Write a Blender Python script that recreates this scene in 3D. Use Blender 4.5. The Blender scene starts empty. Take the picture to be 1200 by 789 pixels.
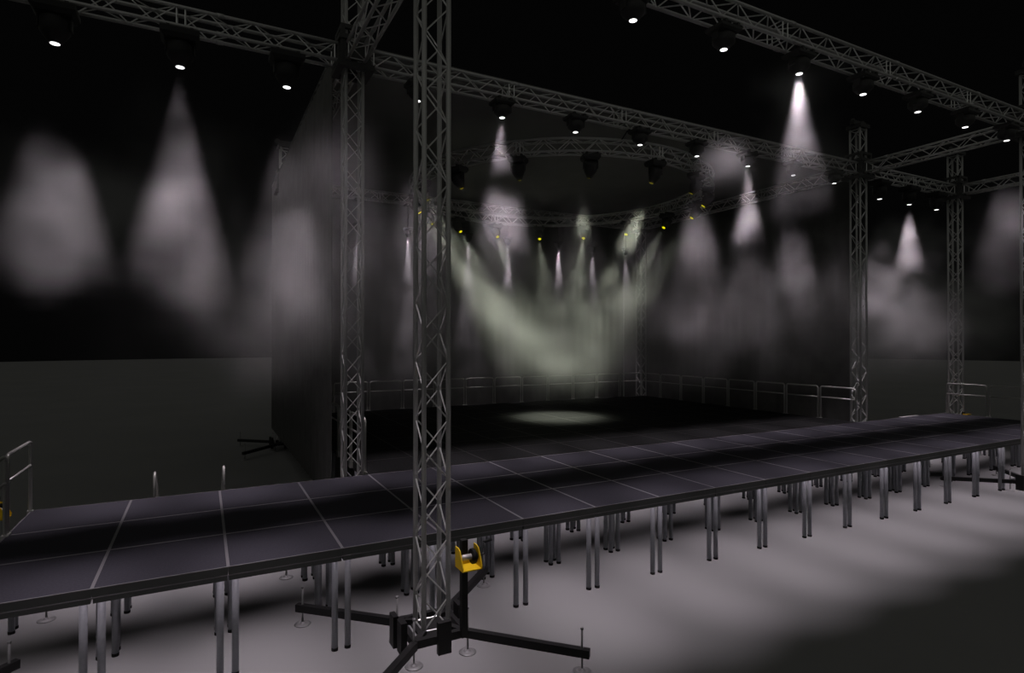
import bpy, bmesh, math, random
from mathutils import Vector, Matrix
PI = math.pi
sc = bpy.context.scene
C = sc.collection

# ------------------------------------------------------------------ camera
cam_d = bpy.data.cameras.new('camera')
cam = bpy.data.objects.new('camera', cam_d)
C.objects.link(cam)
cam.location = (0.794, -5.814, 3.019)
cam.rotation_euler = (math.radians(90.346), 0, math.radians(-27.764))
cam_d.sensor_width = 36.0
cam_d.lens = 688.2 / 1200 * 36
cam_d.clip_end = 400
sc.camera = cam

# ------------------------------------------------------------------ world, exposure, ambience
sc.view_settings.view_transform = 'Standard'
sc.view_settings.look = 'None'
sc.view_settings.exposure = 0.0
sc.view_settings.gamma = 1.0
sc.view_settings.use_curve_mapping = False
w = bpy.data.worlds.new('night_hall')
sc.world = w
w.use_nodes = True
w.node_tree.nodes['Background'].inputs[0].default_value = (0.0011, 0.0011, 0.0011, 1)
w.node_tree.nodes['Background'].inputs[1].default_value = 1.0

def no_shadow(l):
    # shadows switched off for every light, so beams shine through decks and drapes
    l.use_shadow = False
    try: l.cycles.cast_shadow = False
    except Exception: pass

def sun(name, rot, strength, angle, col):
    l = bpy.data.lights.new(name, 'SUN')
    l.energy = strength; l.angle = math.radians(angle); l.color = col
    no_shadow(l)
    o = bpy.data.objects.new(name, l); C.objects.link(o)
    o.rotation_euler = [math.radians(a) for a in rot]
    return o
sun('ambient_fill_above', (0, 0, 0), 0.12, 170, (1.0, 1.0, 0.90))  # added dome-wide fill for general ambience, not a lamp of the hall
sun('ambient_fill_front', (92, 0, -27), 0.17, 140, (1.0, 1.0, 0.93))  # added fill from the camera side, lifts truss faces and roof underside

SPOT_W = 770.0
SPOT_COL = (1.0, 0.875, 0.965)
SPOT_ANGLE, SPOT_BLEND = 31.0, 0.85
RING_W = 640.0
RING_COL = (0.95, 1.0, 0.80)
BACK_W = 620.0
HAZE = 1.3

# render hints that belong to the scene's own volume
cy = sc.cycles
cy.max_bounces = 3; cy.diffuse_bounces = 1; cy.glossy_bounces = 2; cy.volume_bounces = 0
cy.transparent_max_bounces = 8
cy.use_light_tree = True
cy.sample_clamp_indirect = 3.0
cy.volume_max_steps = 160

# ------------------------------------------------------------------ materials
def mat(name, col, rough=0.5, metal=0.0, spec=0.5, emit=None, estr=0.0, noise=None, bump=None):
    m = bpy.data.materials.new(name); m.use_nodes = True
    nt = m.node_tree; b = nt.nodes['Principled BSDF']
    b.inputs['Base Color'].default_value = (*col, 1)
    b.inputs['Roughness'].default_value = rough
    b.inputs['Metallic'].default_value = metal
    b.inputs['Specular IOR Level'].default_value = spec
    if emit:
        b.inputs['Emission Color'].default_value = (*emit, 1)
        b.inputs['Emission Strength'].default_value = estr
    if noise or bump:
        tc = nt.nodes.new('ShaderNodeTexCoord')
        n = nt.nodes.new('ShaderNodeTexNoise')
        sc_, amt = noise or bump
        n.inputs['Scale'].default_value = sc_
        n.inputs['Detail'].default_value = 3
        nt.links.new(tc.outputs['Object'], n.inputs['Vector'])
        if noise:
            mr = nt.nodes.new('ShaderNodeMapRange')
            mr.inputs['From Min'].default_value = 0.3; mr.inputs['From Max'].default_value = 0.7
            mr.inputs['To Min'].default_value = 1 - amt; mr.inputs['To Max'].default_value = 1 + amt
            nt.links.new(n.outputs['Fac'], mr.inputs['Value'])
            mx = nt.nodes.new('ShaderNodeVectorMath'); mx.operation = 'SCALE'
            mx.inputs[0].default_value = col
            nt.links.new(mr.outputs['Result'], mx.inputs['Scale'])
            nt.links.new(mx.outputs['Vector'], b.inputs['Base Color'])
        if bump:
            bp = nt.nodes.new('ShaderNodeBump'); bp.inputs['Strength'].default_value = bump[1]
            bp.inputs['Distance'].default_value = 0.01
            nt.links.new(n.outputs['Fac'], bp.inputs['Height'])
            nt.links.new(bp.outputs['Normal'], b.inputs['Normal'])
    return m

M = {}
M['floor'] = mat('painted_hall_floor', (0.235, 0.235, 0.235), 0.95, 0, 0.0, noise=(0.35, 0.04))
M['deck'] = mat('phenolic_deck_board', (0.0335, 0.0325, 0.0400), 0.8, 0, 0.05, noise=(55, 0.16))
M['stage'] = mat('worn_black_stage_board', (0.0115, 0.0115, 0.0118), 0.8, 0, 0.04, noise=(40, 0.6))
M['stage_trim'] = mat('painted_black_deck_edge', (0.020, 0.020, 0.019), 0.6, 0.0, 0.1)
M['deck_frame'] = mat('deck_frame_dark', (0.068, 0.071, 0.068), 0.6, 0.0, 0.1)
M['trim'] = mat('deck_edge_aluminium', (0.115, 0.11, 0.115), 0.5, 0.0, 0.4)
M['leg'] = mat('leg_tube_aluminium', (0.24, 0.245, 0.265), 0.42, 0.35, 0.5, noise=(30, 0.06))
M['rubber'] = mat('black_rubber', (0.006, 0.006, 0.006), 0.7, 0, 0.2)
M['alu'] = mat('truss_aluminium', (0.44, 0.44, 0.43), 0.42, 0.35, 0.7)
M['brace'] = mat('truss_bracing_aluminium', (0.68, 0.68, 0.67), 0.34, 0.75, 0.9)
M['black'] = mat('black_powder_coated_steel', (0.012, 0.012, 0.012), 0.55, 0, 0.25)
M['housing'] = mat('lamp_housing_black', (0.042, 0.042, 0.041), 0.6, 0, 0.2)
M['block'] = mat('sleeve_block_black', (0.05, 0.05, 0.049), 0.6, 0, 0.2)
M['rail'] = mat('guard_rail_aluminium', (0.36, 0.36, 0.34), 0.38, 0.4, 0.6)
M['zinc'] = mat('zinc_plated_steel', (0.20, 0.20, 0.20), 0.5, 0.2, 0.4)
M['yellow'] = mat('yellow_painted_steel', (0.80, 0.52, 0.012), 0.45, 0, 0.3)
M['chrome'] = mat('winch_drum_steel', (0.60, 0.58, 0.58), 0.3, 0.3, 0.7)
M['drape'] = mat('black_stage_drape', (0.125, 0.125, 0.12), 0.95, 0, 0.05, noise=(3, 0.12))
M['roof'] = mat('black_roof_cloth', (0.18, 0.18, 0.172), 0.95, 0, 0.05, noise=(1.5, 0.06))
M['lens'] = mat('white_lamp_lens', (0.8, 0.8, 0.8), 0.3, emit=(1, 1, 1), estr=2.0)
M['lens_dim'] = mat('recessed_lamp_lens', (0.8, 0.8, 0.8), 0.3, emit=(1, 0.93, 0.97), estr=0.3)
M['lens_yellow'] = mat('yellow_lamp_lens', (0.8, 0.8, 0.1), 0.3, emit=(1, 0.93, 0.0), estr=1.1)

# ------------------------------------------------------------------ mesh helpers
class MB:
    def __init__(s): s.v = []; s.f = []; s.mi = []; s.m = 0
    def add(s, vs, fs):
        o = len(s.v); s.v += [tuple(p) for p in vs]
        for f in fs: s.f.append([i + o for i in f]); s.mi.append(s.m)
    def box(s, x0, y0, z0, x1, y1, z1):
        s.add([(x, y, z) for z in (z0, z1) for y in (y0, y1) for x in (x0, x1)],
              [(0, 2, 3, 1), (4, 5, 7, 6), (0, 1, 5, 4), (2, 6, 7, 3), (0, 4, 6, 2), (1, 3, 7, 5)])
        return s
    def bar(s, a, b, w, h, up=(0, 0, 1)):
        a = Vector(a); b = Vector(b); d = (b - a).normalized(); up = Vector(up)
        if abs(d.dot(up)) > .99: up = Vector((1, 0, 0))
        r = d.cross(up).normalized() * w / 2; u = r.cross(d).normalized() * h / 2
        vs = [p + i * r + j * u for p in (a, b) for j in (-1, 1) for i in (-1, 1)]
        s.add(vs, [(0, 2, 3, 1), (4, 5, 7, 6), (0, 1, 5, 4), (2, 6, 7, 3), (0, 4, 6, 2), (1, 3, 7, 5)])
        return s
    def tube(s, pts, r, n=8, cap=True, closed=False):
        pts = [Vector(p) for p in pts]; N = len(pts); rings = []; prev = None
        for i, p in enumerate(pts):
            if closed: d = pts[(i + 1) % N] - pts[i - 1]
            else: d = pts[min(i + 1, N - 1)] - pts[max(i - 1, 0)]
            d.normalize()
            if prev is None:
                up = Vector((0, 0, 1)) if abs(d.z) < .9 else Vector((1, 0, 0))
                prev = (up - d * up.dot(d)).normalized()
            else: prev = (prev - d * prev.dot(d)).normalized()
            q = d.cross(prev)
            rings.append([p + r * (math.cos(2 * PI * k / n) * prev + math.sin(2 * PI * k / n) * q) for k in range(n)])
        vs = [v for R in rings for v in R]; fs = []
        L = N if closed else N - 1
        for i in range(L):
            j = (i + 1) % N
            for k in range(n):
                fs.append((i * n + k, i * n + (k + 1) % n, j * n + (k + 1) % n, j * n + k))
        if cap and not closed:
            fs.append(tuple(range(n - 1, -1, -1))); fs.append(tuple((N - 1) * n + k for k in range(n)))
        s.add(vs, fs); return s
    def lathe(s, prof, n=20, c=(0, 0, 0), M_=None):
        vs = []
        for r, z in prof:
            for k in range(n):
                p = Vector((r * math.cos(2 * PI * k / n), r * math.sin(2 * PI * k / n), z))
                if M_ is not None: p = M_ @ p
                vs.append(p + Vector(c))
        fs = []
        for i in range(len(prof) - 1):
            for k in range(n): fs.append((i * n + k, i * n + (k + 1) % n, (i + 1) * n + (k + 1) % n, (i + 1) * n + k))
        fs.append(tuple(range(n - 1, -1, -1))); fs.append(tuple((len(prof) - 1) * n + k for k in range(n)))
        s.add(vs, fs); return s
    def mesh(s, name, mats, smooth=False):
        me = bpy.data.meshes.new(name); me.from_pydata(s.v, [], s.f)
        for m in (mats if isinstance(mats, (list, tuple)) else [mats]): me.materials.append(m)
        me.polygons.foreach_set('material_index', s.mi)
        if smooth: me.polygons.foreach_set('use_smooth', [len(f) == 4 for f in s.f])
        me.update(); return me

def link(name, me, parent=None, loc=(0, 0, 0), rot=(0, 0, 0)):
    o = bpy.data.objects.new(name, me); C.objects.link(o)
    o.location = loc; o.rotation_euler = rot
    if parent: o.parent = parent
    return o
def tag(o, label, cat, group=None, kind=None):
    o['label'] = label; o['category'] = cat
    if group: o['group'] = group
    if kind: o['kind'] = kind
    return o
def thing(name, label, cat, loc=(0, 0, 0), rz=0, group=None):
    o = bpy.data.objects.new(name, None); C.objects.link(o)
    o.empty_display_size = .2
    o.location = loc; o.rotation_euler = (0, 0, rz)
    return tag(o, label, cat, group)
def dup(root, loc, rz=0, label=None, group=None):
    r = root.copy(); C.objects.link(r); r.location = loc; r.rotation_euler = (0, 0, rz)
    if label: r['label'] = label
    if group: r['group'] = group
    for ch in list(root.children):
        c = ch.copy(); C.objects.link(c); c.parent = r
        for g in list(ch.children):
            d = g.copy(); C.objects.link(d); d.parent = c
    return r
ORD = ['first', 'second', 'third', 'fourth', 'fifth', 'sixth', 'seventh', 'eighth', 'ninth', 'tenth', 'eleventh',
       'twelfth', 'thirteenth', 'fourteenth', 'fifteenth', 'sixteenth', 'seventeenth', 'eighteenth', 'nineteenth', 'twentieth']

# ------------------------------------------------------------------ the setting: hall floor
b = MB(); n = 128
b.add([(9 + 99 * math.cos(2 * PI * k / n), 5 + 99 * math.sin(2 * PI * k / n), 0) for k in range(n)] +
      [(9 + 99 * math.cos(2 * PI * k / n), 5 + 99 * math.sin(2 * PI * k / n), -.3) for k in range(n)],
      [tuple(range(n)), tuple(range(2 * n - 1, n - 1, -1))] + [(k, k + n, (k + 1) % n + n, (k + 1) % n) for k in range(n)])
o = link('floor', b.mesh('floor', M['floor'])); o['kind'] = 'structure'; o['label'] = 'plain grey hall floor'

# ------------------------------------------------------------------ stage decks (1 m x 1 m modules, 1 m high)
def deck_proto(board, trim):
    t = thing('stage_deck', 'stage deck', 'stage deck')
    b = MB(); b.box(.013, .013, .97, .987, .987, .999)
    link('deck_board', b.mesh('deck_board', board), t)
    b = MB()                                            # frame: upper band and recessed lower channel
    for (x0, y0, x1, y1) in ((.002, .002, .998, .03), (.002, .97, .998, .998), (.002, .03, .03, .97), (.97, .03, .998, .97)):
        b.box(x0, y0, .925, x1, y1, .994)
    for (x0, y0, x1, y1) in ((.008, .008, .992, .04), (.008, .96, .992, .992), (.008, .04, .04, .96), (.96, .04, .992, .96)):
        b.box(x0, y0, .875, x1, y1, .921)
    b.box(.04, .48, .90, .96, .52, .965)
    link('frame', b.mesh('frame', M['deck_frame']), t)
    b = MB()
    for (x0, y0, x1, y1) in ((0, 0, 1, .013), (0, .987, 1, 1), (0, .013, .013, .987), (.987, .013, 1, .987)):
        b.box(x0, y0, .994, x1, y1, 1.0)
    for (x0, y0, x1, y1) in ((0, 0, 1, .006), (0, .994, 1, 1), (0, .006, .006, .994), (.994, .006, 1, .994)):
        b.box(x0, y0, .919, x1, y1, .926)
    link('edge_trim', b.mesh('edge_trim', trim), t)
    b = MB(); b.tube([(0, 0, .03), (0, 0, .90)], .03, 12); b.m = 1; b.tube([(0, 0, 0), (0, 0, .03)], .032, 12)
    lm = b.mesh('leg', [M['leg'], M['rubber']], True)
    for x in (.062, .938):
        for y in (.062, .938): link('leg', lm, t, (x, y, 0))
    return t
def deck_field(protos, cells):
    for n_, (x, y, label, group) in enumerate(cells):
        if n_ == 0: protos.location = (x, y, 0); protos['label'] = label; protos['group'] = group
        else: dup(protos, (x, y, 0), 0, label, group)
rows = ['front row of the runway', 'middle row of the runway', 'rear row of the runway']
deck_field(deck_proto(M['deck'], M['trim']), [(i - 1, j, 'dark purplish deck in the %s, %s from its left end' % (rows[j], ORD[i]), 'square decks of the long runway')
                                   for j in range(3) for i in range(20)])
deck_field(deck_proto(M['stage'], M['stage_trim']), [(3 + i, 3 + j, 'black main stage deck, %s row behind the runway, %s from the left' % (ORD[j], ORD[i]), 'square decks of the main stage')
                                    for j in range(8) for i in range(12)])

# ------------------------------------------------------------------ trusses and towers
S = .125; TR = .025
def lacing(b, L, step=.285, r=.009, axis='x', z0=0.):
    """zigzag round bars on the four faces of a square truss running along +axis from z0"""
    n = max(1, round(L / step)); st = L / n
    def P(t, a, c):
        return {'x': (t, a, c), 'z': (a, c, t)}[axis]
    faces = [((-S, -S), (S, -S)), ((S, -S), (S, S)), ((S, S), (-S, S)), ((-S, S), (-S, -S))]
    for fi, (p, q) in enumerate(faces):
        for k in range(n):
            a, c = (p, q) if (k + fi) % 2 == 0 else (q, p)
            b.tube([P(z0 + k * st, *a), P(z0 + (k + 1) * st, *c)], r, 5, False)
    for t in (z0, z0 + L):
        for p, q in faces: b.tube([P(t, *p), P(t, *q)], r, 5, False)
def truss_meshes(L, cache={}):
    key = round(L, 3)
    if key not in cache:
        b = MB(); b.tube([(0, 0, 0), (L, 0, 0)], TR, 12)
        for k in range(1, int(L // 2.5) + 1):
            if k * 2.5 < L - .2:
                b.tube([(k * 2.5 - .045, 0, 0), (k * 2.5 + .045, 0, 0)], TR + .006, 12)
        tm = b.mesh('main_tube', M['alu'], True)
        b = MB(); nseg = max(1, round(L / 2.5)); sl = L / nseg
        for s_ in range(nseg): lacing(b, sl - .10, axis='x', z0=s_ * sl + .05)
        cache[key] = (tm, b.mesh('diagonal_bracing', M['brace']))
    return cache[key]
ZT = 7.30
def truss(a, bb, label):
    a = Vector((*a, ZT)); bb = Vector((*bb, ZT)); d = bb - a; L = d.length
    t = thing('truss_span', label, 'truss', a, math.atan2(d.y, d.x), 'horizontal truss spans')
    tm, lm = truss_meshes(L)
    for y in (-S, S):
        for z in (-S, S): link('main_tube', tm, t, (0, y, z))
    link('diagonal_bracing', lm, t)
    return t
XT = {'FL': (-1.75, -.3), 'BL': (-1.75, 3.2), 'F2': (2.8, -.3), 'B2': (2.8, 3.2), 'F3': (15.4, -.3), 'B3': (15.4, 3.2),
      'FR': (19.98, -.3), 'BR': (19.98, 3.2), 'S2': (2.8, 11.5), 'S3': (15.4, 11.5)}
TN = {'FL': 'at the near left runway end', 'BL': 'behind the left runway end', 'F2': 'nearest the camera',
      'B2': 'at the left front corner of the stage', 'F3': 'cut by the right picture edge',
      'B3': 'at the right front corner of the stage', 'FR': 'beyond the right picture edge', 'BR': 'behind the right runway end',
      'S2': 'behind the left drape', 'S3': 'at the rear right stage corner'}
# tower meshes
TZ0, TZ1 = .20, 8.33
b = MB(); b.tube([(0, 0, TZ0), (0, 0, TZ1)], TR, 12)
tower_tube = b.mesh('main_tube', M['alu'], True)
b = MB()
lacing(b, 8.08, axis='z', z0=.22, r=.008)
tower_lace = b.mesh('diagonal_bracing', M['brace'])
b = MB(); b.box(-.19, -.19, 8.33, .19, .19, 8.42); b.box(-.24, -.06, 8.42, .24, .06, 8.52)
for x in (-.2, .2): b.lathe([(.02, -.02), (.075, -.02), (.075, .02), (.02, .02)], 16, (x, 0, 8.50), Matrix.Rotation(PI / 2, 3, 'X'))
tower_head = b.mesh('pulley_head', M['block'])
def tower(k):
    x, y = XT[k]
    t = thing('truss_tower', 'upright aluminium truss tower ' + TN[k], 'truss tower', (x, y, 0), 0, 'upright truss towers')
    for a in (-S, S):
        for c in (-S, S): link('main_tube', tower_tube, t, (a, c, 0))
    link('diagonal_bracing', tower_lace, t); link('pulley_head', tower_head, t)
# sleeve block sliding on each tower, carrying the horizontal trusses
b = MB()
for z0, z1, s_ in ((7.06, 7.14, .27), (7.47, 7.54, .25), (7.64, 7.70, .22)):
    i = .165
    b.box(-s_, -s_, z0, s_, -i, z1); b.box(-s_, i, z0, s_, s_, z1); b.box(-s_, -i, z0, -i, i, z1); b.box(i, -i, z0, s_, i, z1)
for x in (-.19, .19):
    for y in (-.19, .19): b.box(x - .03, y - .03, 7.06, x + .03, y + .03, 7.68)
frame_me = b.mesh('block_frame', M['block'])
b = MB()
for a in (0, PI / 2, PI, 3 * PI / 2):
    R = Matrix.Rotation(a, 3, 'Z'); p = R @ Vector((.215, -.15, 7.18)); q = R @ Vector((.23, .15, 7.44))
    b.box(min(p.x, q.x), min(p.y, q.y), 7.18, max(p.x, q.x), max(p.y, q.y), 7.44)
plate_me = b.mesh('side_plate', M['block'])
b = MB()
for x in (-.165, .165):
    for y in (-.165, .165):
        for z in (7.10, 7.66):
            b.tube([(x - .012, y, z), (x + .012, y, z)], .03, 10)
roller_me = b.mesh('guide_roller', M['rubber'])
def sleeve(k):
    x, y = XT[k]
    t = thing('sleeve_block', 'black sleeve block on the tower ' + TN[k], 'sleeve block', (x, y, 0), 0, 'sleeve blocks on the towers')
    link('block_frame', frame_me, t); link('side_plate', plate_me, t); link('guide_roller', roller_me, t)
# tower base with outriggers and screw jacks
def jack(parent, x, y, ztop):
    b = MB(); b.tube([(0, 0, .02), (0, 0, ztop)], .0105, 8); b.tube([(0, 0, ztop - .02), (0, 0, ztop)], .016, 8)
    sp = link('screw_jack', b.mesh('screw_jack', M['zinc'], True), parent, (x, y, 0))
    b = MB(); b.lathe([(.018, .03), (.022, .012), (.05, .010), (.055, .018), (.062, .010), (.082, .008), (.085, .004), (.085, .0), (.0, .0)][::-1], 20)
    link('foot_plate', b.mesh('foot_plate', M['zinc'], True), sp)
def base(k, winch_corner=None):
    x, y = XT[k]
    t = thing('tower_base', 'black outrigger base under the tower ' + TN[k], 'tower base', (x, y, 0), 0, 'outrigger bases of the towers')
    b = MB(); q = .25; z = .19
    for (p, r) in (((-q, -q), (q, -q)), ((q, -q), (q, q)), ((q, q), (-q, q)), ((-q, q), (-q, -q))):
        b.bar((*p, z), (*r, z), .055, .075)
    for sx in (-1, 1):
        for sy in (-1, 1):
            b.bar((sx * .12, sy * .12, z + .03), (sx * q, sy * q, z), .06, .05)
    b.box(-.17, -.17, .175, .17, .17, .20)
    link('base_frame', b.mesh('base_frame', M['black']), t)
    for sx in (-1, 1):
        for sy in (-1, 1):
            b = MB(); b.bar((sx * .26, sy * .26, .185), (sx * 1.11, sy * 1.11, .17), .062, .075)
            link('outrigger', b.mesh('outrigger', M['black']), t)
            jack(t, sx * 1.06, sy * 1.06, .40)
            jack(t, sx * .27, sy * .27, .44)
    for px, py, wx, wy in ((-.36, .07, .05, .13), (-.33, -.10, .06, .13), (.02, -.29, .13, .05), (.29, .02, .05, .13)):
        b = MB(); b.box(px - wx / 2, py - wy / 2, .06, px + wx / 2, py + wy / 2, .36)
        link('outrigger_socket', b.mesh('outrigger_socket', M['black']), t)
    if winch_corner is None: return
    cx, cy_ = winch_corner
    b = MB(); b.bar((cx, cy_, .17), (cx, cy_, .99 if k == 'BR' else 1.10), .06, .06); link('winch_post', b.mesh('winch_post', M['black']), t)
def winch(k, corner=(.22, -.29), rz=0.0, words='', z=.87):
    x, y = XT[k]; x += corner[0]; y += corner[1]
    t = thing('hand_winch', words, 'winch', (x, y, z), rz, 'yellow hand winches')
    t.scale = (.8, .8, .74)
    b = MB(); o_ = -.05
    b.box(-.125, -.26, 0, .125, -.035, .012)
    for sx in (-1, 1):
        x0 = sx * .125; x1 = sx * .113
        vs = [(xx, yy, zz) for xx in (x0, x1) for yy, zz in ((-.035, 0), (-.26, 0), (-.27, .05), (-.17, .24), (-.12, .26), (-.035, .26))]
        b.add(vs, [(0, 1, 2, 3, 4, 5), (11, 10, 9, 8, 7, 6)] + [(i, i + 6, (i + 1) % 6 + 6, (i + 1) % 6) for i in range(6)])
    b.box(-.125, -.047, .012, .125, -.035, .10)
    link('bracket', b.mesh('bracket', M['yellow']), t)
    R = Matrix.Rotation(PI / 2, 3, 'Y')
    b = MB(); b.lathe([(.035, -.11), (.035, .03)], 18, (0, -.15, .14), R); link('drum', b.mesh('drum', M['chrome'], True), t)
    b = MB(); b.lathe([(.09, .03), (.095, .035), (.095, .07), (.09, .075), (.05, .078), (.05, .10)], 26, (0, -.15, .14), R)
    link('gear_wheel', b.mesh('gear_wheel', M['rubber'], True), t)
    b = MB(); b.tube([(.10, -.15, .14), (.17, -.15, .14), (.20, -.15, .14), (.21, -.13, .22), (.22, -.09, .27)], .012, 8)
    b.tube([(.22, -.09, .27), (.33, -.07, .28)], .018, 8)
    link('crank_handle', b.mesh('crank_handle', M['black'], True), t)
for k in XT:
    tower(k); sleeve(k)
    base(k, {'F2': (.22, -.29), 'BL': (.27, .1), 'BR': (-.22, -.29)}.get(k))
winch('F2', words='yellow hand winch on the black post of the tower nearest the camera')
winch('BL', (.27, .1), rz=PI / 2, words='yellow hand winch with black crank at the left picture edge behind the railing')
winch('BR', (-.22, -.29), z=.76, words='small yellow hand winch behind the far right end of the runway')

G = .24
def span(a, c, label):
    (x0, y0), (x1, y1) = XT[a], XT[c]
    if abs(y0 - y1) < .01: truss((x0 + G, y0), (x1 - G, y1), label)
    else: truss((x0, y0 + G), (x1, y1 - G), label)
span('FL', 'F2', 'aluminium truss span above the left bay, front side, out of frame')
span('BL', 'B2', 'aluminium truss span at top left ending at the left stage tower')
span('F2', 'F3', 'large truss span crossing the top right corner, nearest the camera')
span('B2', 'B3', 'long truss span along the front edge of the main stage')
span('F3', 'FR', 'front truss span leaving the picture at the right edge')
span('B3', 'BR', 'short truss span with small lamps between the two far right towers')
span('FL', 'BL', 'cross truss span at the left end of the runway, out of frame')
span('F2', 'B2', 'steep cross truss span running overhead from the nearest tower to the left stage tower')
span('F3', 'B3', 'cross truss span sloping up right from the right front stage tower')
span('FR', 'BR', 'cross truss span leaving the rightmost far tower to the right')
span('B2', 'S2', 'truss span running back along the left drape')
span('B3', 'S3', 'truss span running back along the right side of the main stage')
span('S2', 'S3', 'rear truss span at the back of the main stage')

# circular truss hung inside the rectangle
RC = (9.1, 7.32); RM = 3.75; ZR = 6.90
t = thing('circular_truss', 'round aluminium truss ring hanging above the middle of the main stage', 'truss ring', (RC[0], RC[1], ZR))
for dr in (-S, S):
    for dz in (-S, S):
        b = MB(); r = RM + dr
        b.tube([(r * math.cos(2 * PI * k / 96), r * math.sin(2 * PI * k / 96), dz) for k in range(96)], TR, 8, closed=True)
        link('main_tube', b.mesh('main_tube', M['alu'], True), t)
b = MB(); NB = 88
def rp(k, dr, dz):
    a = 2 * PI * k / NB; return ((RM + dr) * math.cos(a), (RM + dr) * math.sin(a), dz)
for k in range(NB):
    s_ = 1 if k % 2 else -1
    b.tube([rp(k, S, s_ * S), rp(k + 1, S, -s_ * S)], .009, 5, False)
    b.tube([rp(k, -S, s_ * S), rp(k + 1, -S, -s_ * S)], .009, 5, False)
    b.tube([rp(k, s_ * S, S), rp(k + 1, -s_ * S, S)], .009, 5, False)
    b.tube([rp(k, s_ * S, -S), rp(k + 1, -s_ * S, -S)], .009, 5, False)
for yy, sy in ((3.2 + S, -1), (11.5 - S, 1)):
    for dx in (-.9, .9):
        b2 = MB(); ry = math.sqrt((RM + S) ** 2 - dx * dx) * sy
        b2.tube([(dx, ry, S), (dx, yy - RC[1], ZT - S - ZR)], .012, 8); b2.lathe([(.035, -.02), (.035, .02)], 12, (dx, yy - RC[1], ZT - S - TR - ZR), Matrix.Rotation(PI / 2, 3, 'Y'))
        link('hanging_cable', b2.mesh('hanging_cable', M['black']), t)
for k in range(0, NB, 11):
    for p, q in (((S, S), (S, -S)), ((-S, S), (-S, -S)), ((S, S), (-S, S)), ((S, -S), (-S, -S))):
        b.tube([rp(k, *p), rp(k, *q)], .012, 5, False); b.tube([rp(k + .3, *p), rp(k + .3, *q)], .012, 5, False)
link('diagonal_bracing', b.mesh('diagonal_bracing', M['brace']), t)

# ------------------------------------------------------------------ lamps
def spot(parent, loc, rot, watt, ang, blend, col, size=.05):
    key = (watt, ang, blend, col, size)
    if key not in spot.c:
        l = bpy.data.lights.new('spot_beam', 'SPOT')
        l.energy = watt; l.spot_size = math.radians(ang); l.spot_blend = blend; l.color = col
        l.shadow_soft_size = size; no_shadow(l); spot.c[key] = l
    o = bpy.data.objects.new('spot_beam', spot.c[key]); C.objects.link(o)
    o.location = loc; o.rotation_euler = rot; o.parent = parent
    return o
spot.c = {}
def lamp_meshes(w, hb, r, hh, drop, tilt=0.0, lens='lens', rl=.05, snoot=0.0, hm='housing'):
    """clamps above, base box w wide, yoke, tapered head; origin at the lower chords' underside (z down)"""
    out = {}
    b = MB(); b.box(-.02, -S - .03, -.035, .02, S + .03, .004)
    out['clamp'] = b.mesh('clamp', M['block'])
    if drop > 0:
        b = MB(); b.box(-w * .33, -.03, -.06, w * .33, .03, -.03); b.tube([(0, 0, -.05), (0, 0, -drop - .04)], .022, 10)
        out['drop_pipe'] = b.mesh('drop_pipe', M['block'])
    z = -.035 - drop
    b = MB(); w2 = w / 2; d2 = w * .40
    lo = .82
    vs = [(sx * w2, sy * d2, z) for sy in (-1, 1) for sx in (-1, 1)] + [(sx * w2, sy * d2, z - hb * .55) for sy in (-1, 1) for sx in (-1, 1)] + \
         [(sx * w2 * lo, sy * d2 * lo, z - hb) for sy in (-1, 1) for sx in (-1, 1)]
    fs = [(0, 2, 3, 1)]
    for k in (0, 4):
        fs += [(k, k + 1, k + 5, k + 4), (k + 2, k + 6, k + 7, k + 3), (k, k + 4, k + 6, k + 2), (k + 1, k + 3, k + 7, k + 5)]
    fs += [(8, 9, 11, 10)]
    b.add(vs, fs); out['base_box'] = b.mesh('base_box', M[hm])
    zp = z - hb - hh * .38                       # yoke pivot
    b = MB()
    for sx in (-1, 1): b.bar((sx * (r + .008), 0, zp - .03), (sx * (r + .008), 0, z - hb + .03), .016, .10, (0, 1, 0))
    b.bar((-r - .016, 0, z - hb + .012), (r + .016, 0, z - hb + .012), .10, .03)
    out['yoke'] = b.mesh('yoke', M[hm])
    R = Matrix.Rotation(tilt, 3, 'X')
    top, bot = hh * .34, -hh * .62
    b = MB(); b.lathe([(rl + snoot * .2, bot), (rl + .012, bot + .002), (r * .92, bot + hh * .36), (r, bot + hh * .45), (r, top - .03), (r * .8, top)], 22, (0, 0, zp), R)
    out['head'] = b.mesh('head', M[hm], True)
    b = MB(); b.lathe([(rl, .0), (rl, .004)], 20, Vector((0, 0, zp)) + R @ Vector((0, 0, bot - .003)), R)
    out['lens'] = b.mesh('lens', M[lens], True)
    out['lens_pos'] = Vector((0, 0, zp)) + R @ Vector((0, 0, bot - .03)); out['rot'] = (tilt, 0, 0)
    out['cw'] = w * .3
    return out
def lamp(me, name, label, group, loc, rz, lightspec):
    t = thing(name, label, 'stage lamp', loc, rz, group)
    for x in (-me['cw'], me['cw']): link('clamp', me['clamp'], t, (x, 0, 0))
    for k in ('drop_pipe', 'base_box', 'yoke', 'head'):
        if k in me: link(k, me[k], t)
    h = [c for c in t.children if c.name.startswith('head')][0]
    link('lens', me['lens'], h)
    spot(t, me['lens_pos'], me['rot'], *lightspec)
    return t
ZC = ZT - S - TR                                    # underside of the horizontal trusses
ML = lamp_meshes(.37, .07, .145, .205, 0.0, rl=.046)          # main lines: lens at z 6.82
BL_ = lamp_meshes(.46, .12, .16, .33, 0.0, rl=.052, hm='black')          # outer bays: lens at z 6.62
BK = lamp_meshes(.26, .06, .09, .22, .68, lens='lens_dim', rl=.03, hm='black')
wspec = (SPOT_W, SPOT_ANGLE, SPOT_BLEND, SPOT_COL, .05)
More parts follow.
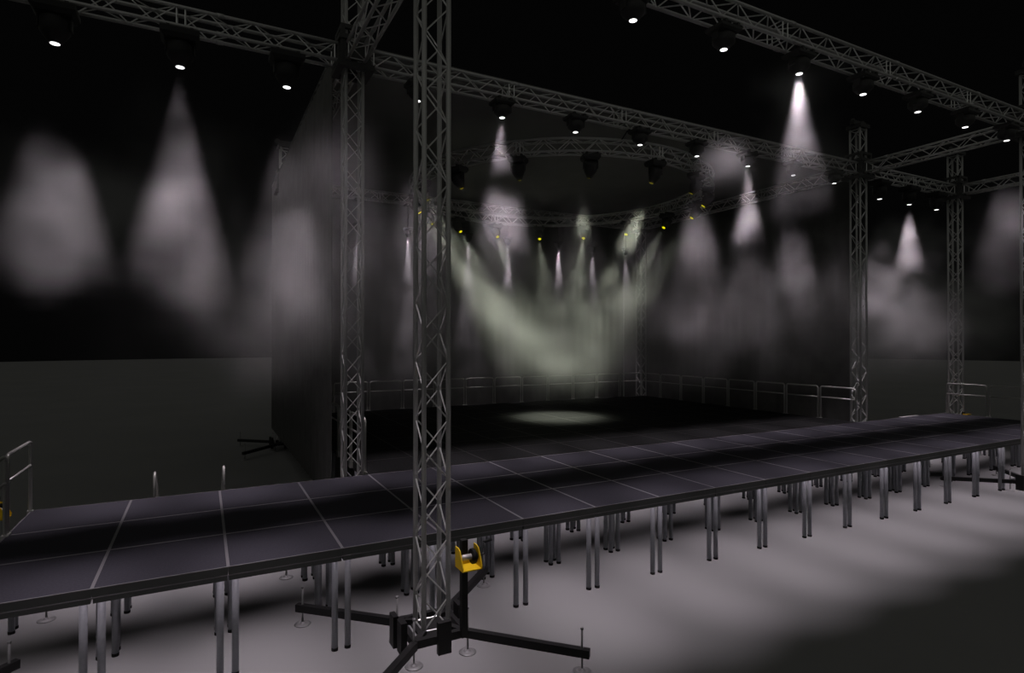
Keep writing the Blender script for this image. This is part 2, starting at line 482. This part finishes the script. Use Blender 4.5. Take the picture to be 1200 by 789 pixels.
for i in range(8):
    x = 3.822 + 1.512 * i
    lamp(ML, 'spotlight', 'black spotlight with lit white lens under the large near truss, %s from its left end' % ORD[i], 'spotlights under the near truss', (x, -.296, ZC), 0, wspec)
    lamp(ML, 'spotlight', 'black spotlight with lit white lens under the stage front truss, %s from its left end' % ORD[i], 'spotlights under the stage front truss', (x, 3.175, ZC), 0, wspec)
for i in range(3):
    xl = -.826 + 1.341 * i; xr = 16.27 + 1.341 * i
    for y, nm in ((-.296, 'near'), (3.175, 'far')):
        lamp(BL_, 'moving_head_lamp', 'large black lamp with white lens under the left bay %s truss, %s from the left' % (nm, ORD[i]), 'large lamps over the left runway end', (xl, y, ZC), 0, wspec)
        lamp(BL_, 'moving_head_lamp', 'large black lamp with white lens under the right bay %s truss, %s from the left' % (nm, ORD[i]), 'large lamps over the right runway end', (xr, y, ZC), 0, wspec)
for i, x in enumerate((4.80, 6.32, 8.32, 9.75, 11.74, 13.17, 14.68)):
    lamp(BK, 'hanging_spotlight', 'small black downlight on a drop pipe under the rear truss, %s from the left' % ORD[i], 'downlights under the rear truss', (x, 11.5, ZC), 0,
         (BACK_W, 19.0, .7, SPOT_COL, .03))
tilt = math.atan2(RM, 6.45 - 1.0)
RG = lamp_meshes(.36, .10, .13, .34, 0.0, tilt=-tilt, lens='lens_yellow', rl=.048)
for i in range(16):
    a = i * PI / 8 
    p = (RC[0] + RM * math.cos(a), RC[1] + RM * math.sin(a), ZR - S - TR)
    nm = 'black lamp with yellow lens under the truss ring, %s counting anticlockwise from its right side' % ORD[i]
    lamp(RG, 'ring_lamp', nm, 'lamps under the truss ring', p, a + PI / 2 + PI, (RING_W, 24.0, 1.0, RING_COL, .04))

# ------------------------------------------------------------------ guard rails
def rail_mesh(h=.82, L=.93):
    t = thing('guard_rail', 'guard rail', 'railing')
    b = MB(); r = .02; a = -L / 2; c = L / 2; R_ = .06
    pts = [(a, 0, -.06), (a, 0, h - R_)] + [(a + R_ - R_ * math.cos(k * PI / 8), 0, h - R_ + R_ * math.sin(k * PI / 8)) for k in (1, 2, 3)] + [(a + R_, 0, h)]
    pts += [(-x, y, z) for x, y, z in pts[::-1]]
    b.tube(pts, r, 10); link('rail_frame', b.mesh('rail_frame', M['rail'], True), t)
    b = MB(); b.tube([(a, 0, h * .66), (c, 0, h * .66)], r * .8, 10); link('mid_rail', b.mesh('mid_rail', M['rail'], True), t)
    b = MB()
    for x in (a, c): b.box(x - .03, -.03, -.10, x + .03, .03, .012)
    link('clamp_shoe', b.mesh('clamp_shoe', M['rail']), t)
    return t
rp0 = rail_mesh(); used = False
def put_rail(x, y, rz, label, group):
    global used
    if not used:
        rp0.location = (x, y, 1.0); rp0.rotation_euler = (0, 0, rz); rp0['label'] = label; rp0['group'] = group; used = True
    else: dup(rp0, (x, y, 1.0), rz, label, group)
for i in range(12): put_rail(3.5 + i, 11.0, 0, 'grey guard rail panel along the back of the main stage, %s from the left' % ORD[i], 'back railing panels')
for i in range(8): put_rail(15.0, 3.5 + i, PI / 2, 'grey guard rail panel on the right side of the main stage, %s from the front' % ORD[i], 'right railing panels')
for i in range(8): put_rail(2.98, 3.6 + i, PI / 2, 'grey guard rail panel on the left side of the main stage, %s from the front' % ORD[i], 'left railing panels')
for i in range(3): put_rail(-1.0, .5 + i, PI / 2, 'guard rail panel across the left runway end, %s from the camera' % ORD[i], 'left runway end railing')
for i in range(3): put_rail(19.0, .5 + i, PI / 2, 'guard rail panel across the right runway end, %s from the camera' % ORD[i], 'right runway end railing')

# ------------------------------------------------------------------ stairs behind the runway
def stairs(x0, x1, label, rails=True):
    t = thing('stage_stairs', label, 'stairs', ((x0 + x1) / 2, 3.0, 0), 0, 'stairs behind the runway')
    hw = (x1 - x0) / 2
    for sx in (-1, 1):
        x = sx * hw
        b = MB(); b.bar((x, .06, .90), (x, 1.02, .06), .04, .14); link('stringer', b.mesh('stringer', M['black']), t)
        if not rails: continue
        b = MB(); b.tube([(x, .03, .80), (x, .03, 1.24), (x, .08, 1.30), (x, .26, 1.22), (x, 1.02, .52), (x, 1.02, .10)], .017, 10)
        link('handrail', b.mesh('handrail', M['rail'], True), t)
    if not rails:
        b = MB(); b.box(-hw, .03, .985, hw, .09, 1.006); link('nosing', b.mesh('nosing', M['chrome']), t)
    for k in range(4):
        b = MB(); z = .8 - .2 * k; b.box(-hw, .05 + .24 * k, z - .03, hw, .29 + .24 * k, z); link('tread', b.mesh('tread', M['black']), t)
stairs(.25, 1.05, 'small black stairs with short handrails behind the left runway half')
stairs(16.95, 17.75, 'small stairs with bright top edge behind the right runway end', rails=False)

# ------------------------------------------------------------------ drapes and roof cloth
def drape(name, a, c, z0, z1, label):
    a = Vector(a); c = Vector(c); L = (c - a).length; n = int(L / .05)
    d = (c - a).normalized(); nrm = Vector((-d.y, d.x))
    vs = []; fs = []; rnd = random.Random(len(label)); ph = 0; offs = []
    for k in range(n + 1):
        ph += .75 + .3 * rnd.random(); offs.append(.009 * math.sin(ph))
    for side in (0, .008):
        for z in (z0, z1):
            for k in range(n + 1):
                p = a + d * (L * k / n) + nrm * (offs[k] + side); vs.append((p.x, p.y, z))
    m = n + 1
    for k in range(n):
        fs += [(k, k + 1, m + k + 1, m + k), (2 * m + k, 3 * m + k, 3 * m + k + 1, 2 * m + k + 1),
               (k, 2 * m + k, 2 * m + k + 1, k + 1), (m + k, m + k + 1, 3 * m + k + 1, 3 * m + k)]
    fs += [(0, m, 3 * m, 2 * m), (n, 2 * m + n, 3 * m + n, m + n)]
    b = MB(); b.add(vs, fs)
    return tag(link(name, b.mesh(name, M['drape'], True)), label, 'curtain', 'stage drapes')
drape('stage_drape', (2.62, 3.78), (2.62, 12.95), .40, 7.56, 'tall dark drape along the left side of the main stage')
drape('stage_drape', (2.66, 12.95), (15.72, 12.95), .42, 7.56, 'wide dark backdrop drape behind the main stage')
drape('stage_drape', (15.72, 12.9), (15.72, 3.6), .42, 7.56, 'dark drape along the right side of the main stage')
b = MB(); b.box(2.6, 3.34, 7.58, 15.75, 12.98, 7.60)
tag(link('roof_cloth', b.mesh('roof_cloth', M['roof'])), 'dark cloth roof stretched above the trusses over the main stage', 'roof cloth')

# ------------------------------------------------------------------ haze
X0, Y0, Z0, X1, Y1, Z1 = -9.0, -3.2, 0.0, 31.0, 20.0, 7.2
BLOBS = [  # centre, radii, density
]
def blob(x, y, z, rx, ry, rz, d): BLOBS.append(((x, y, z), (rx, ry, rz), d))
# left bay, in the beams of the far lamps
blob(-.95, 3.2, 4.55, 1.1, 1.1, .95, .17)
blob(.45, 3.2, 4.45, 1.1, 1.1, 1.05, .17)
blob(.6, 3.2, 5.55, .9, .9, .8, .05)
blob(2.0, 3.3, 4.0, 1.0, 1.1, .95, .13)
blob(1.7, 3.3, 5.4, .8, .9, .5, .02)
blob(1.6, 3.2, 3.1, 1.3, 1.2, .8, .05)
# near lamp beam behind the left stage tower
blob(2.0, -.3, 4.0, .9, .9, 1.0, .045)
blob(3.9, 3.2, 4.5, .8, .9, 1.2, .06)
blob(5.33, 3.2, 5.2, .7, .8, .6, .20)
blob(5.33, 3.2, 6.35, .4, .5, .45, .16)
# beam of the third lamp on the near truss
blob(8.36, -.3, 6.6, .6, .7, .6, .30)
blob(8.30, -.3, 5.7, .7, .8, .9, .12)
blob(6.85, -.3, 5.3, .6, .8, .42, .10)
blob(9.86, 3.2, 4.9, .6, .8, .85, .10)
blob(11.4, 3.2, 5.8, .5, .7, .95, .24)
blob(12.9, 3.2, 4.4, .6, .8, 1.0, .12)
blob(9.9, 3.2, 3.3, 1.3, 1.2, .9, .05)
blob(17.65, 3.2, 5.5, 1.0, 1.1, .95, .22)
blob(16.6, 3.2, 4.2, 1.1, 1.1, .9, .15)
blob(17.8, 3.2, 3.5, 2.2, 1.4, 1.0, .06)
blob(14.2, -.3, 5.0, 1.0, .9, 1.0, .06)
# yellowish cloud over the stage middle, where the ring beams meet
blob(8.9, 7.9, 4.0, 2.5, 2.2, 1.1, .19)
blob(10.8, 7.6, 4.2, 1.3, 1.4, .9, .14)
blob(11.5, 3.2, 3.9, 3.6, 1.4, 1.1, .035)
blob(7.3, 8.6, 4.4, 1.0, 1.0, .8, .07)
blob(11.6, 8.4, 4.9, 1.2, 1.1, .7, .18)
blob(6.5, 9.4, 5.9, .6, .6, .5, .18)
blob(12.3, 6.8, 5.7, .4, .4, .4, .25)
blob(9.1, 4.4, 5.4, .45, .45, .4, .30)
blob(7.75, 4.5, 5.45, .45, .45, .4, .30)
# rear row
blob(9.7, 11.5, 5.5, 6.5, 1.0, .95, .30)

gn = bpy.data.node_groups.new('haze_field', 'GeometryNodeTree')
gn.interface.new_socket(name='Geometry', in_out='OUTPUT', socket_type='NodeSocketGeometry')
gout = gn.nodes.new('NodeGroupOutput')
N = lambda t: gn.nodes.new(t)
def L_(a, b_): gn.links.new(a, b_)
pos = N('GeometryNodeInputPosition')
def vm(op, a, b_=None):
    n_ = N('ShaderNodeVectorMath'); n_.operation = op
    for i, s_ in enumerate((a, b_)):
        if s_ is None: continue
        if isinstance(s_, tuple): n_.inputs[i].default_value = s_
        else: L_(s_, n_.inputs[i])
    return n_
def mt(op, a, b_=None, c=None, clamp=False):
    n_ = N('ShaderNodeMath'); n_.operation = op; n_.use_clamp = clamp
    for i, s_ in enumerate((a, b_, c)):
        if s_ is None: continue
        if isinstance(s_, (int, float)): n_.inputs[i].default_value = s_
        else: L_(s_, n_.inputs[i])
    return n_.outputs[0]
def noise(scale, detail, off=0.0):
    n_ = N('ShaderNodeTexNoise'); n_.inputs['Scale'].default_value = scale; n_.inputs['Detail'].default_value = detail
    v_ = vm('ADD', pos.outputs[0], (off, off * .7, off * 1.3)); L_(v_.outputs[0], n_.inputs['Vector'])
    return n_.outputs[0]
warp = noise(.9, 2.0, 3.1)
nz = noise(.55, 3.0, 11.0)
mr = N('ShaderNodeMapRange'); L_(nz, mr.inputs['Value'])
mr.inputs['From Min'].default_value = .36; mr.inputs['From Max'].default_value = .66
mr.inputs['To Min'].default_value = 0.0; mr.inputs['To Max'].default_value = 1.9
sep = N('ShaderNodeSeparateXYZ'); L_(pos.outputs[0], sep.inputs[0])
def ramp(sock, a, b_):
    m_ = N('ShaderNodeMapRange'); m_.interpolation_type = 'SMOOTHSTEP'; L_(sock, m_.inputs['Value'])
    m_.inputs['From Min'].default_value = a; m_.inputs['From Max'].default_value = b_
    return m_.outputs[0]
zf = ramp(sep.outputs[2], 5.8, 4.0)
zf = mt('MULTIPLY', zf, ramp(sep.outputs[2], 1.6, 3.4))
xf = mt('MULTIPLY', ramp(sep.outputs[0], -1.5, 5.5), ramp(sep.outputs[0], X1, X1 - 4))
yf = mt('MULTIPLY', ramp(sep.outputs[1], .8, 4.0), ramp(sep.outputs[1], Y1, Y1 - 4))
basef = mt('MULTIPLY', mt('MULTIPLY', xf, yf), mt('MULTIPLY', zf, mr.outputs[0]))
total = mt('MULTIPLY', basef, .018)
wn = N('ShaderNodeTexNoise'); wn.inputs['Scale'].default_value = .8; wn.inputs['Detail'].default_value = 2.5
L_(pos.outputs[0], wn.inputs['Vector'])
wv = vm('SUBTRACT', wn.outputs[1], (.5, .5, .5)); wv2 = vm('MULTIPLY', wv.outputs[0], (1.5, 1.5, 1.5))
wpos = vm('ADD', pos.outputs[0], wv2.outputs[0]).outputs[0]
far = mt('MULTIPLY', ramp(sep.outputs[1], 5.0, 9.0), ramp(sep.outputs[1], Y1, Y1 - 3))
far = mt('MULTIPLY', far, mt('MULTIPLY', ramp(sep.outputs[0], 0.0, 7.0), ramp(sep.outputs[0], X1, X1 - 3)))
far = mt('MULTIPLY', far, mt('MULTIPLY', ramp(sep.outputs[2], 7.0, 5.0), ramp(sep.outputs[2], 1.2, 2.6)))
total = mt('MULTIPLY_ADD', mt('MULTIPLY', far, mr.outputs[0]), .065, total)
for (c, r, d) in BLOBS:
    q = vm('SUBTRACT', wpos, c); q = vm('DIVIDE', q.outputs[0], r); q = vm('LENGTH', q.outputs[0])
    dist = mt('ADD', q.outputs['Value'], mt('MULTIPLY_ADD', warp, -.9, .45))
    m_ = N('ShaderNodeMapRange'); m_.interpolation_type = 'SMOOTHSTEP'; L_(dist, m_.inputs['Value'])
    m_.inputs['From Min'].default_value = 1.15; m_.inputs['From Max'].default_value = .2
    total = mt('MULTIPLY_ADD', m_.outputs[0], d, total)
vc = N('GeometryNodeVolumeCube')
fine = noise(1.25, 2.5, 23.0)
fm = N('ShaderNodeMapRange'); L_(fine, fm.inputs['Value'])
fm.inputs['From Min'].default_value = .32; fm.inputs['From Max'].default_value = .66
fm.inputs['To Min'].default_value = .2; fm.inputs['To Max'].default_value = 1.8
L_(mt('MULTIPLY', mt('MULTIPLY', total, fm.outputs[0]), HAZE), vc.inputs['Density'])
vc.inputs['Min'].default_value = (X0, Y0, Z0); vc.inputs['Max'].default_value = (X1, Y1, Z1)
vc.inputs['Resolution X'].default_value = 266; vc.inputs['Resolution Y'].default_value = 155; vc.inputs['Resolution Z'].default_value = 48
hm = bpy.data.materials.new('stage_haze'); hm.use_nodes = True
nt = hm.node_tree; nt.nodes.clear()
mo = nt.nodes.new('ShaderNodeOutputMaterial'); vs_ = nt.nodes.new('ShaderNodeVolumeScatter')
at = nt.nodes.new('ShaderNodeAttribute'); at.attribute_name = 'density'
nt.links.new(at.outputs['Fac'], vs_.inputs['Density']); vs_.inputs['Color'].default_value = (1, 1, 1, 1)
vs_.inputs['Anisotropy'].default_value = 0.0
nt.links.new(vs_.outputs[0], mo.inputs['Volume'])
sm = N('GeometryNodeSetMaterial'); sm.inputs['Material'].default_value = hm
L_(vc.outputs[0], sm.inputs['Geometry']); L_(sm.outputs[0], gout.inputs[0])
vol = bpy.data.volumes.new('haze'); vol.materials.append(hm)
ho = bpy.data.objects.new('haze', vol); C.objects.link(ho)
tag(ho, 'drifting grey fog catching the lamp beams over stage and runway', 'haze', kind='stuff')
md = ho.modifiers.new('haze_field', 'NODES'); md.node_group = gn
